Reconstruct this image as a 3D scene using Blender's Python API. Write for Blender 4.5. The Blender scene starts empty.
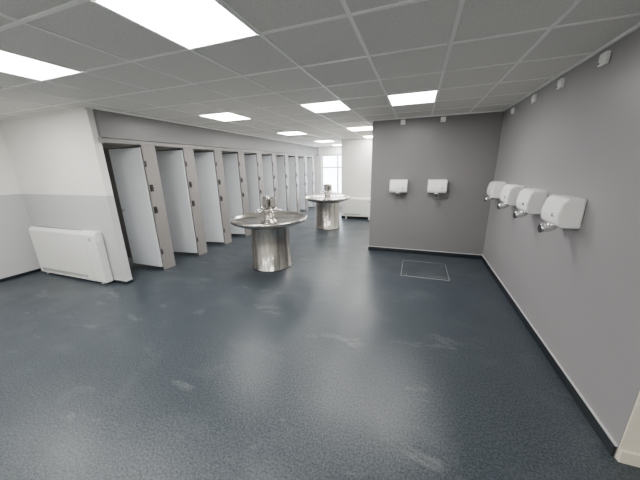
import bpy, bmesh, numpy as np
from math import *
from mathutils import Vector, Matrix
S=bpy.context.scene; COL=S.collection
# ---------------- dimensions (metres) ----------------
H=2.65; XR=1.29; YF=5.62; XB=-0.90; XL=-6.62; YP=2.69; XE=-4.29; XPE=-4.37; YN=1.78; YJ=9.1; XJ=-2.48; YW=11.8; YBACK=-2.6; XRR=3.0; XCB=-5.9
# ---------------- materials ----------------
def mat(name,col,rough=.5,metal=0,bump=0,bscale=100,var=0,vscale=3,emit=None,estr=0,stretch=None,spec=None):
    m=bpy.data.materials.new(name); m.use_nodes=True; N=m.node_tree.nodes; L=m.node_tree.links
    b=N['Principled BSDF']; b.inputs['Base Color'].default_value=(*col,1); b.inputs['Roughness'].default_value=rough; b.inputs['Metallic'].default_value=metal
    if spec is not None: b.inputs['Specular IOR Level'].default_value=spec
    if emit: b.inputs['Emission Color'].default_value=(*emit,1); b.inputs['Emission Strength'].default_value=estr
    tc=N.new('ShaderNodeTexCoord'); mp=N.new('ShaderNodeMapping'); L.new(tc.outputs['Object'],mp.inputs[0])
    if stretch: mp.inputs['Scale'].default_value=stretch
    if var:
        n=N.new('ShaderNodeTexNoise'); n.inputs['Scale'].default_value=vscale; n.inputs['Detail'].default_value=5; L.new(mp.outputs[0],n.inputs['Vector'])
        r=N.new('ShaderNodeValToRGB'); r.color_ramp.elements[0].position=.3; r.color_ramp.elements[1].position=.7
        r.color_ramp.elements[0].color=(*[c*(1-var) for c in col],1); r.color_ramp.elements[1].color=(*[min(1,c*(1+var)) for c in col],1)
        L.new(n.outputs['Fac'],r.inputs[0]); L.new(r.outputs[0],b.inputs['Base Color'])
    if bump:
        n=N.new('ShaderNodeTexNoise'); n.inputs['Scale'].default_value=bscale; n.inputs['Detail'].default_value=3; L.new(mp.outputs[0],n.inputs['Vector'])
        bp=N.new('ShaderNodeBump'); bp.inputs['Strength'].default_value=bump; bp.inputs['Distance'].default_value=.003
        L.new(n.outputs['Fac'],bp.inputs['Height']); L.new(bp.outputs[0],b.inputs['Normal'])
    return m
M_white=mat('wall_white_paint',(.89,.88,.84),.6,bump=.05,bscale=200,var=.015)
M_lgrey=mat('wall_light_grey_paint',(.55,.555,.56),.5,bump=.05,bscale=200,var=.02)
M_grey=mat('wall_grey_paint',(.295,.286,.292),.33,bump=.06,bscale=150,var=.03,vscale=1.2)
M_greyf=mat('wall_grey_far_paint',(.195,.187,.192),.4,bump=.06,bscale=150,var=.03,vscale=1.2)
M_cream=mat('cream_paint',(.80,.75,.63),.5,var=.02)
M_head=mat('header_grey_laminate',(.165,.16,.165),.4,var=.03)
M_tile=mat('ceiling_tile_mineral',(.74,.725,.69),.95,bump=.5,bscale=300,var=.07,vscale=60)
M_bar=mat('ceiling_grid_white_metal',(.93,.93,.90),.45,var=.01)
M_base=mat('black_skirting_vinyl',(.010,.013,.018),.4,var=.1)
M_trim=mat('pale_skirting_cap',(.50,.51,.51),.4,var=.02)
M_door=mat('door_pale_blue_laminate',(.87,.91,.95),.35,var=.02)
M_taupe=mat('pilaster_taupe_laminate',(.225,.208,.20),.45,var=.07,vscale=4,stretch=(12,12,1))
M_div=mat('divider_taupe_laminate',(.25,.235,.23),.5,var=.05)
M_black=mat('black_nylon_fitting',(.012,.012,.012),.35,var=.1)
M_steel=mat('brushed_stainless',(.48,.46,.43),.25,metal=1,var=.22,vscale=4,stretch=(9,9,.5),bump=.05,bscale=60)
M_steel2=mat('spun_stainless',(.62,.59,.55),.20,metal=1,var=.08,vscale=6,bump=.03,bscale=40)
M_chrome=mat('chrome',(.72,.72,.73),.08,metal=1,var=.01)
M_dark=mat('dark_recess',(.03,.03,.03),.6,var=.1)
M_enamel=mat('white_enamel',(.93,.93,.91),.25,var=.01)
M_rad=mat('radiator_white',(.88,.88,.85),.35,var=.01)
M_lamp=mat('led_diffuser',(.9,.9,.9),.5,emit=(1,.985,.95),estr=38)
M_frame=mat('upvc_frame',(.8,.81,.83),.4,var=.01)
def floor_mat():
    m=bpy.data.materials.new('safety_vinyl_floor'); m.use_nodes=True; N=m.node_tree.nodes; L=m.node_tree.links; b=N['Principled BSDF']
    tc=N.new('ShaderNodeTexCoord')
    def noise(s,d=4,r=.55,dist=0,sc=None,rot=.5):
        n=N.new('ShaderNodeTexNoise'); n.inputs['Scale'].default_value=s; n.inputs['Detail'].default_value=d; n.inputs['Roughness'].default_value=r; n.inputs['Distortion'].default_value=dist
        if sc:
            mp=N.new('ShaderNodeMapping'); mp.inputs['Scale'].default_value=sc; mp.inputs['Rotation'].default_value=(0,0,rot); L.new(tc.outputs['Object'],mp.inputs[0]); L.new(mp.outputs[0],n.inputs['Vector'])
        else: L.new(tc.outputs['Object'],n.inputs['Vector'])
        return n.outputs['Fac']
    def ramp(i,a,b_,ca,cb):
        r=N.new('ShaderNodeValToRGB'); e=r.color_ramp.elements; e[0].position=a; e[1].position=b_; e[0].color=(*ca,1); e[1].color=(*cb,1); L.new(i,r.inputs[0]); return r.outputs[0]
    def mix(f,a,b_):
        x=N.new('ShaderNodeMix'); x.data_type='RGBA'
        if isinstance(f,float): x.inputs[0].default_value=f
        else: L.new(f,x.inputs[0])
        L.new(a,x.inputs[6]); 
        if isinstance(b_,tuple): x.inputs[7].default_value=(*b_,1)
        else: L.new(b_,x.inputs[7])
        return x.outputs[2]
    base=ramp(noise(.9,4),.3,.7,(.025,.034,.043),(.038,.049,.060))
    speck=ramp(noise(72,3,.55),.38,.64,(.008,.013,.019),(.088,.106,.124))
    c=mix(.6,base,speck)
    sm=ramp(noise(1.5,6,.6,.2,(1,1.7,1)),.54,.80,(0,0,0),(.30,.30,.30))
    c=mix(sm,c,(.15,.165,.178))
    st=ramp(noise(2.0,9,.68,.3,(.8,2.0,1),1.0),.595,.70,(0,0,0),(.40,.40,.40))
    c=mix(st,c,(.21,.22,.225))
    L.new(c,b.inputs['Base Color'])
    rr=ramp(noise(2.0,5),.3,.7,(.28,.28,.28),(.42,.42,.42)); L.new(rr,b.inputs['Roughness'])
    bp=N.new('ShaderNodeBump'); bp.inputs['Strength'].default_value=.45; bp.inputs['Distance'].default_value=.003; L.new(noise(90,2),bp.inputs['Height']); L.new(bp.outputs[0],b.inputs['Normal'])
    return m
M_floor=floor_mat()
# ---------------- mesh helpers ----------------
class B:
    def __init__(s): s.bm=bmesh.new(); s.mats=[]
    def mi(s,m):
        if m not in s.mats: s.mats.append(m)
        return s.mats.index(m)
    def box(s,x0,x1,y0,y1,z0,z1,m,bev=0,seg=2,rot=None,about=None):
        r=bmesh.ops.create_cube(s.bm,size=1); v=r['verts']
        for q in v: q.co=Vector(((x0+x1)/2+q.co.x*(x1-x0),(y0+y1)/2+q.co.y*(y1-y0),(z0+z1)/2+q.co.z*(z1-z0)))
        f=list({f for q in v for f in q.link_faces})
        if rot is not None: bmesh.ops.rotate(s.bm,verts=v,cent=about,matrix=rot)
        if bev:
            e=list({e for q in v for e in q.link_edges})
            r=bmesh.ops.bevel(s.bm,geom=e,offset=bev,segments=seg,profile=.5,affect='EDGES'); f=list({*[x for x in f if x.is_valid],*r['faces']})
        for x in f: x.material_index=s.mi(m)
    def cyl(s,p0,p1,r0,m,r1=None,seg=32,cap=True):
        p0=Vector(p0);p1=Vector(p1); d=p1-p0
        r=bmesh.ops.create_cone(s.bm,cap_ends=cap,segments=seg,radius1=r0,radius2=r0 if r1 is None else r1,depth=d.length)
        v=r['verts']; mt=Matrix.Translation((p0+p1)/2)@d.to_track_quat('Z','Y').to_matrix().to_4x4()
        for q in v: q.co=mt@q.co
        for f in {f for q in v for f in q.link_faces}: f.material_index=s.mi(m); f.smooth=len(f.verts)==4
    def lathe(s,prof,m,c=(0,0,0),seg=72):
        rings=[]
        for r,z in prof:
            rings.append([s.bm.verts.new((c[0]+r*cos(2*pi*k/seg),c[1]+r*sin(2*pi*k/seg),c[2]+z)) for k in range(seg)])
        for a,b in zip(rings,rings[1:]):
            for k in range(seg):
                f=s.bm.faces.new((a[k],a[(k+1)%seg],b[(k+1)%seg],b[k])); f.smooth=True; f.material_index=s.mi(m)
        for rg,rev in ((rings[0],True),(rings[-1],False)):
            f=s.bm.faces.new(rg[::-1] if rev else rg); f.material_index=s.mi(m)
    def tube(s,pts,rad,m,seg=16):
        rings=[]
        P=[Vector(p) for p in pts]
        for i,p in enumerate(P):
            t=(P[min(i+1,len(P)-1)]-P[max(i-1,0)]).normalized(); q=t.to_track_quat('Z','Y')
            rr=rad[i] if isinstance(rad,(list,tuple)) else rad
            rings.append([s.bm.verts.new(p+q@Vector((rr*cos(2*pi*k/seg),rr*sin(2*pi*k/seg),0))) for k in range(seg)])
        for a,b in zip(rings,rings[1:]):
            for k in range(seg):
                f=s.bm.faces.new((a[k],a[(k+1)%seg],b[(k+1)%seg],b[k])); f.smooth=True; f.material_index=s.mi(m)
        s.bm.faces.new(rings[0][::-1]).material_index=s.mi(m); s.bm.faces.new(rings[-1]).material_index=s.mi(m)
    def prism(s,prof,x0,x1,m,bev=0):
        a=[s.bm.verts.new((x0,y,z)) for y,z in prof]; b=[s.bm.verts.new((x1,y,z)) for y,z in prof]; n=len(prof); F=[s.bm.faces.new(a[::-1]),s.bm.faces.new(b)]
        for k in range(n): F.append(s.bm.faces.new((a[k],a[(k+1)%n],b[(k+1)%n],b[k])))
        if bev:
            e=list({e for f in F for e in f.edges}); r=bmesh.ops.bevel(s.bm,geom=e,offset=bev,segments=3,profile=.5,affect='EDGES')
            F=list({*[x for x in F if x.is_valid],*r['faces']})
        for f in F: f.material_index=s.mi(m)
    def done(s,name,parent=None,loc=(0,0,0),rotz=0,mesh_only=False):
        bmesh.ops.recalc_face_normals(s.bm,faces=s.bm.faces)
        me=bpy.data.meshes.new(name); s.bm.to_mesh(me); s.bm.free()
        for m in s.mats: me.materials.append(m)
        if mesh_only: return me
        o=bpy.data.objects.new(name,me); COL.objects.link(o); o.location=loc; o.rotation_euler=(0,0,rotz)
        if parent: o.parent=parent
        return o
def inst(name,me,loc,rotz=0,parent=None):
    o=bpy.data.objects.new(name,me); COL.objects.link(o); o.location=loc; o.rotation_euler=(0,0,rotz); o.parent=parent; return o
def empty(name,loc=(0,0,0),rotz=0):
    o=bpy.data.objects.new(name,None); COL.objects.link(o); o.location=loc; o.rotation_euler=(0,0,rotz); return o
def slab(name,*a,**k):
    b=B(); b.box(*a,**k); return b.done(name)
# ---------------- shell ----------------
slab('floor',XL-.2,XRR+.2,YBACK-.2,YW+.2,-.1,0,M_floor)
slab('ceiling',XL-.2,XRR+.2,YBACK-.2,YW+.2,H,H+.1,M_tile)
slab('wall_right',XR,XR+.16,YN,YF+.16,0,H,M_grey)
slab('wall_right_return',XR+.004,XRR,YN-.012,YN,0,H,M_cream)
slab('wall_right_rear',XRR,XRR+.15,YBACK-.15,YN,0,H,M_white)
slab('wall_back',XL-.15,XRR+.15,YBACK-.15,YBACK,0,H,M_white)
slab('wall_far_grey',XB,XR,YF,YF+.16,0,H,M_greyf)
slab('wall_far_grey_return',XB,XB+.16,YF+.16,YJ,0,H,M_white)
slab('wall_far_white',XJ,XB+.16,YJ,YJ+.16,0,H,M_white)
slab('wall_corridor_side',XJ,XJ+.16,YJ+.16,YW,0,H,M_white)
PZ=1.44
b=B(); b.box(XL-.15,XL,YBACK,YP+.12,0,PZ,M_lgrey); b.box(XL-.15,XL,YBACK,YP+.12,PZ,H,M_white); b.done('wall_left')
b=B(); b.box(XL,XPE,YP,YP+.10,0,PZ,M_lgrey); b.box(XL,XPE,YP,YP+.10,PZ,H,M_white); b.done('wall_partition')
slab('wall_cubicle_rear',XCB-.12,XCB,YP+.10,YW,0,H,M_white)
wx0,wx1,wz0,wz1=-4.15,-2.65,.55,2.3
b=B(); b.box(XCB-.12,wx0,YW,YW+.2,0,H,M_white); b.box(wx1,XJ+.16,YW,YW+.2,0,H,M_white); b.box(wx0,wx1,YW,YW+.2,0,wz0,M_white); b.box(wx0,wx1,YW,YW+.2,wz1,H,M_white); b.done('wall_window')
b=B()
for a in ((wx0,wx0+.06),(wx1-.06,wx1),((wx0+wx1)/2-.035,(wx0+wx1)/2+.035)): b.box(a[0],a[1],YW+.05,YW+.12,wz0,wz1,M_frame,bev=.006)
for a in ((wz0,wz0+.06),(wz1-.06,wz1),(1.72,1.78)): b.box(wx0,wx1,YW+.052,YW+.118,a[0],a[1],M_frame,bev=.006)
b.box(wx0-.05,wx1+.05,YW-.1,YW+.05,wz0-.03,wz0,M_frame,bev=.006)
b.done('window_1')
def skirt(name,x0,x1,y0,y1,cap=True,h=.085):
    b=B(); b.box(x0,x1,y0,y1,0,h,M_base,bev=.004)
    if cap: b.box(x0,x1,y0,y1,h,h+.01,M_trim)
    b.done(name)
skirt('baseboard_right',XR-.014,XR,YN,YF-.014)
skirt('baseboard_far_grey',XB-.014,XR,YF-.014,YF)
skirt('baseboard_far_return',XB-.014,XB,YF,YJ-.014)
skirt('baseboard_far_white',XJ,XB-.014,YJ-.014,YJ)
skirt('baseboard_left',XL,XL+.012,YBACK,YP-.012,h=.05)
skirt('baseboard_partition',XL,XPE+.012,YP-.012,YP,h=.05)
skirt('baseboard_partition_end',XPE,XPE+.012,YP,YP+.10,h=.05)
b=B(); b.box(XR+.004,XRR,YN-.03,YN-.012,0,.09,M_cream,bev=.004); b.done('baseboard_right_return')
# ---------------- ceiling grid ----------------
gx=-.44; gy=3.76; PY=.655
b=B()
X=gx-.6*11
while X<XRR+.1:
    if X>XL-.05: b.box(X-.013,X+.013,YBACK,YW,H-.006,H+.002,M_bar)
    X+=.6
Y=gy-PY*11
while Y<YW:
    if Y>YBACK: b.box(XL,XRR,Y-.013,Y+.013,H-.0055,H+.002,M_bar)
    Y+=PY
b.done('ceiling_grid')
b=B()
b.box(XR-.02,XR,YN,YF,H-.02,H,M_bar); b.box(XB,XR,YF-.02,YF,H-.02,H,M_bar); b.box(XL,XPE,YP-.02,YP,H-.02,H,M_bar); b.box(XL,XL+.02,YBACK,YP,H-.02,H,M_bar); b.box(XE,XE+.02,YP,YW,H-.02,H,M_bar)
b.done('trim_ceiling_edge')
b=B(); b.box(.012,.588,.012,PY-.012,-.008,-.002,M_lamp)
for q in ((.0,.6,0,.018),(0,.6,PY-.018,PY),(0,.018,0,PY),(.582,.6,0,PY)): b.box(*q,-.011,.0,M_bar)
LP=b.done('led_panel',mesh_only=True)
for cx,ry in ((-2,-4),(-5,-4),(-8,-4),(0,0),(-2,0),(-5,0),(-2,4),(-5,4),(-2,7),(-5,8),(-5,11),(-2,-8),(-5,-8),(2,-8),(-8,-8)):
    inst('ceiling_light_panel',LP,(gx+.6*cx,gy+PY*ry,H))
# ---------------- bulkhead + cubicles ----------------
slab('cubicle_header_bulkhead',XE-.1,XE,YP+.10,YW,2.27,H,M_head)
slab('trim_1',XPE-.1,XE,YP+.08,YP+.10,2.27,H,M_head)
PITCH=.86; PW=.25
b=B(); b.box(-.03,0,-PW,0,.0,2.2,M_taupe,bev=.003); PIL=b.done('pilaster',mesh_only=True)
b=B()
for z in (1.50,1.12):
    b.box(0,.018,-PW+.012,-PW+.07,z-.06,z+.06,M_black,bev=.006); b.cyl((.0,-PW+.04,z),(.035,-PW+.04,z),.022,M_black)
b.box(0,.012,-PW,-PW+.03,.3,.4,M_black,bev=.004); b.box(0,.012,-PW,-PW+.03,1.85,1.95,M_black,bev=.004)
FIT=b.done('fittings',mesh_only=True)
b=B(); b.box(-.76,-.01,-.01,.01,.06,2.16,M_door,bev=.003)
b.box(-.76,-.754,-.011,.011,.06,2.16,M_div)
b.cyl((-.70,-.03,1.1),(-.70,.03,1.1),.016,M_chrome)
DOOR=b.done('door_leaf',mesh_only=True)
b=B(); b.box(XCB-XE+.04,-.03,-.13,-.11,.08,2.2,M_div,bev=.002); DIV=b.done('divider_panel',mesh_only=True)
b=B(); b.box(-.04,.004,-PITCH+.03,.03,2.2,2.265,M_div,bev=.003); RAIL=b.done('head_rail',mesh_only=True)
k=0; y=3.61
while y<YW-.1:
    e=empty('toilet_cubicle',(XE-.03,y,0))
    inst('pilaster',PIL,(0,0,0),parent=e); inst('fittings',FIT,(0,0,0),parent=e); inst('divider_panel',DIV,(0,0,0),parent=e); inst('head_rail',RAIL,(0,-.03,0),parent=e)
    inst('door_leaf',DOOR,(-.02,-PW-.012,0),rotz=radians(0 if k==0 else 6+((k*37)%4)),parent=e)
    y+=PITCH;k+=1
# ---------------- wash fountains ----------------
def fountain(x,y):
    e=empty('wash_fountain',(x,y,0))
    b=B(); b.lathe([(.375,0),(.375,.02),(.355,.03),(.355,.74),(.36,.76),(.36,.80)],M_steel); b.box(-.004,.004,-.3575,-.35,.05,.76,M_dark,rot=Matrix.Rotation(.9,3,'Z'),about=(0,0,0)); b.done('pedestal',e)
    b=B(); b.lathe([(.30,.77),(.40,.775),(.55,.82),(.65,.862),(.68,.88),(.693,.90),(.692,.92),(.682,.930),(.665,.927),(.645,.90),(.58,.875),(.45,.85),(.32,.835),(.15,.83),(.05,.83)],M_steel2,seg=96); b.done('bowl',e)
    z0=.045
    b=B(); b.lathe([(r,z+z0) for r,z in [(.15,.78),(.15,.80),(.11,.83),(.085,.86),(.085,.97),(.13,.99),(.14,1.00),(.14,1.03),(.12,1.05),(.07,1.06),(.05,1.06)]],M_steel,seg=48)
    for k in range(6):
        a=k*pi/3+.3; c,s=cos(a),sin(a)
        b.tube([(.12*c,.12*s,1.01+z0),(.19*c,.19*s,1.02+z0),(.235*c,.235*s,1.005+z0),(.25*c,.25*s,.975+z0)],[.016,.015,.013,.012],M_chrome)
        b.cyl((.10*c,.10*s,1.04+z0),(.13*c,.13*s,1.075+z0),.016,M_chrome)
    b.done('spray_head',e)
    b=B()
    for k in range(3):
        a=k*2*pi/3+.5; R=Matrix.Rotation(a,3,'Z')
        b.box(.03,.125,-.045,.045,1.06+z0,1.23+z0,M_steel,bev=.01,rot=R,about=(0,0,0)); b.box(.118,.135,-.02,.02,1.075+z0,1.11+z0,M_black,bev=.004,rot=R,about=(0,0,0))
        b.box(.035,.12,-.035,.035,1.23+z0,1.25+z0,M_black,bev=.004,rot=R,about=(0,0,0))
    b.cyl((0,0,1.05+z0),(0,0,1.27+z0),.03,M_chrome)
    b.done('soap_dispensers',e)
fountain(-2.50,4.18); fountain(-2.48,7.55)
# ---------------- hand dryers (local: wall plane y=0, front -y) ----------------
b=B(); b.prism([(0,0),(-.13,0),(-.165,.03),(-.175,.10),(-.155,.21),(-.12,.25),(0,.25)],-.165,.165,M_enamel,bev=.016)
b.tube([(0,-.12,.03),(0,-.12,-.0),(0,-.13,-.02),(0,-.155,-.032),(0,-.19,-.036),(0,-.215,-.038)],[.038,.038,.038,.038,.040,.042],M_chrome,seg=24)
b.cyl((0,-.216,-.038),(0,-.219,-.038),.034,M_dark); b.cyl((0,-.12,.01),(0,-.12,-.006),.052,M_chrome)
b.cyl((.08,-.166,.10),(.08,-.178,.10),.016,M_chrome)
DB=b.done('hand_dryer',mesh_only=True)
for x in (-.34,.36): inst('hand_dryer',DB,(x,YF-.001,1.27))
for y in (5.05,4.25,3.57,2.87): inst('hand_dryer',DB,(XR-.001,y,1.26),-pi/2)
b=B(); b.box(-.043,.043,-.032,0,-.043,.043,M_enamel,bev=.006); b.box(-.012,.012,-.037,-.03,-.02,.012,M_enamel,bev=.002); b.box(-.03,-.018,-.035,-.03,-.03,-.02,M_dark)
SP=b.done('spur',mesh_only=True)
for x in (-.33,.36): inst('fused_spur_switch',SP,(x,YF-.001,2.57))
for y in (5.08,4.27,3.59,2.91): inst('fused_spur_switch',SP,(XR-.001,y,2.545),-pi/2)
# ---------------- radiators ----------------
def radiator(name,x0,x1,y,z0,z1,d=.13):
    cx=(x0+x1)/2; x0-=cx;x1-=cx; Y0=y-.016; y=0
    b=B(); b.prism([(y,z0),(y-d+.01,z0),(y-d,z0+.02),(y-d,z1-.05),(y-d+.04,z1),(y,z1)],x0,x1,M_rad,bev=.008)
    b.box(x1-.26,x1-.256,y-d-.001,y-d+.004,z0+.03,z1-.06,M_trim)
    n=int((x1-x0-.45)/.032)
    for k in range(n):
        xx=x0+.08+k*.032; b.box(xx,xx+.012,y-d-.0015,y-d+.004,z0+.05,z0+.10,M_dark)
        b.box(xx,xx+.016,y-d+.055,y-.02,z1-.004,z1+.001,M_dark)
    b.cyl((x1-.002,y-d/2,z1-.14),(x1+.03,y-d/2,z1-.14),.028,M_rad); b.cyl((x1-.13,y-d+.005,z1-.12),(x1-.13,y-d-.004,z1-.12),.03,M_trim)
    for xx in (x0+.1,x1-.14): b.box(xx,xx+.04,y-d+.02,y-.01,0,z0+.01,M_rad)
    b.done(name,loc=(cx,Y0,0))
radiator('radiator_cover',-6.42,-4.66,YP,.03,.88,d=.12)
radiator('radiator_cover',-2.40,-1.35,YJ,.10,.75)
# ---------------- floor hatch ----------------
b=B(); hx0,hx1,hy0,hy1=-.15,.60,4.36,5.14
for q in ((hx0,hx1,hy0,hy0+.007),(hx0,hx1,hy1-.007,hy1),(hx0,hx0+.007,hy0,hy1),(hx1-.007,hx1,hy0,hy1)): b.box(*q,0,.003,M_trim)
for q in ((hx0+.009,hx1-.009,hy0+.008,hy0+.02),(hx0+.009,hx1-.009,hy1-.02,hy1-.008),(hx0+.008,hx0+.02,hy0+.009,hy1-.009),(hx1-.02,hx1-.008,hy0+.009,hy1-.009)): b.box(*q,0,.002,M_dark)
for px in (hx0+.08,hx1-.08):
    for py in (hy0+.08,hy1-.08): b.cyl((px,py,0),(px,py,.003),.013,M_chrome,seg=16)
b.done('floor_access_hatch')
# ---------------- world / camera ----------------
w=bpy.data.worlds.new('World'); S.world=w; w.use_nodes=True; w.node_tree.nodes['Background'].inputs[0].default_value=(.85,.92,1,1); w.node_tree.nodes['Background'].inputs[1].default_value=16
def R(yaw,pitch,roll):
    a,b_,c=map(radians,(yaw,pitch,roll))
    fwd=Vector((sin(a)*cos(b_),cos(a)*cos(b_),sin(b_))); r=fwd.cross(Vector((0,0,1))).normalized(); u=r.cross(fwd)
    return r*cos(c)+u*sin(c),-r*sin(c)+u*cos(c),fwd
r,u,fw=R(-20.0,-15.5,-1.2)
cam=bpy.data.cameras.new('camera'); co=bpy.data.objects.new('camera',cam); COL.objects.link(co)
cam.sensor_width=36; cam.lens=265/640*36; cam.clip_start=.05
co.matrix_world=Matrix(((r.x,u.x,-fw.x,0),(r.y,u.y,-fw.y,0),(r.z,u.z,-fw.z,1.80),(0,0,0,1)))
S.camera=co
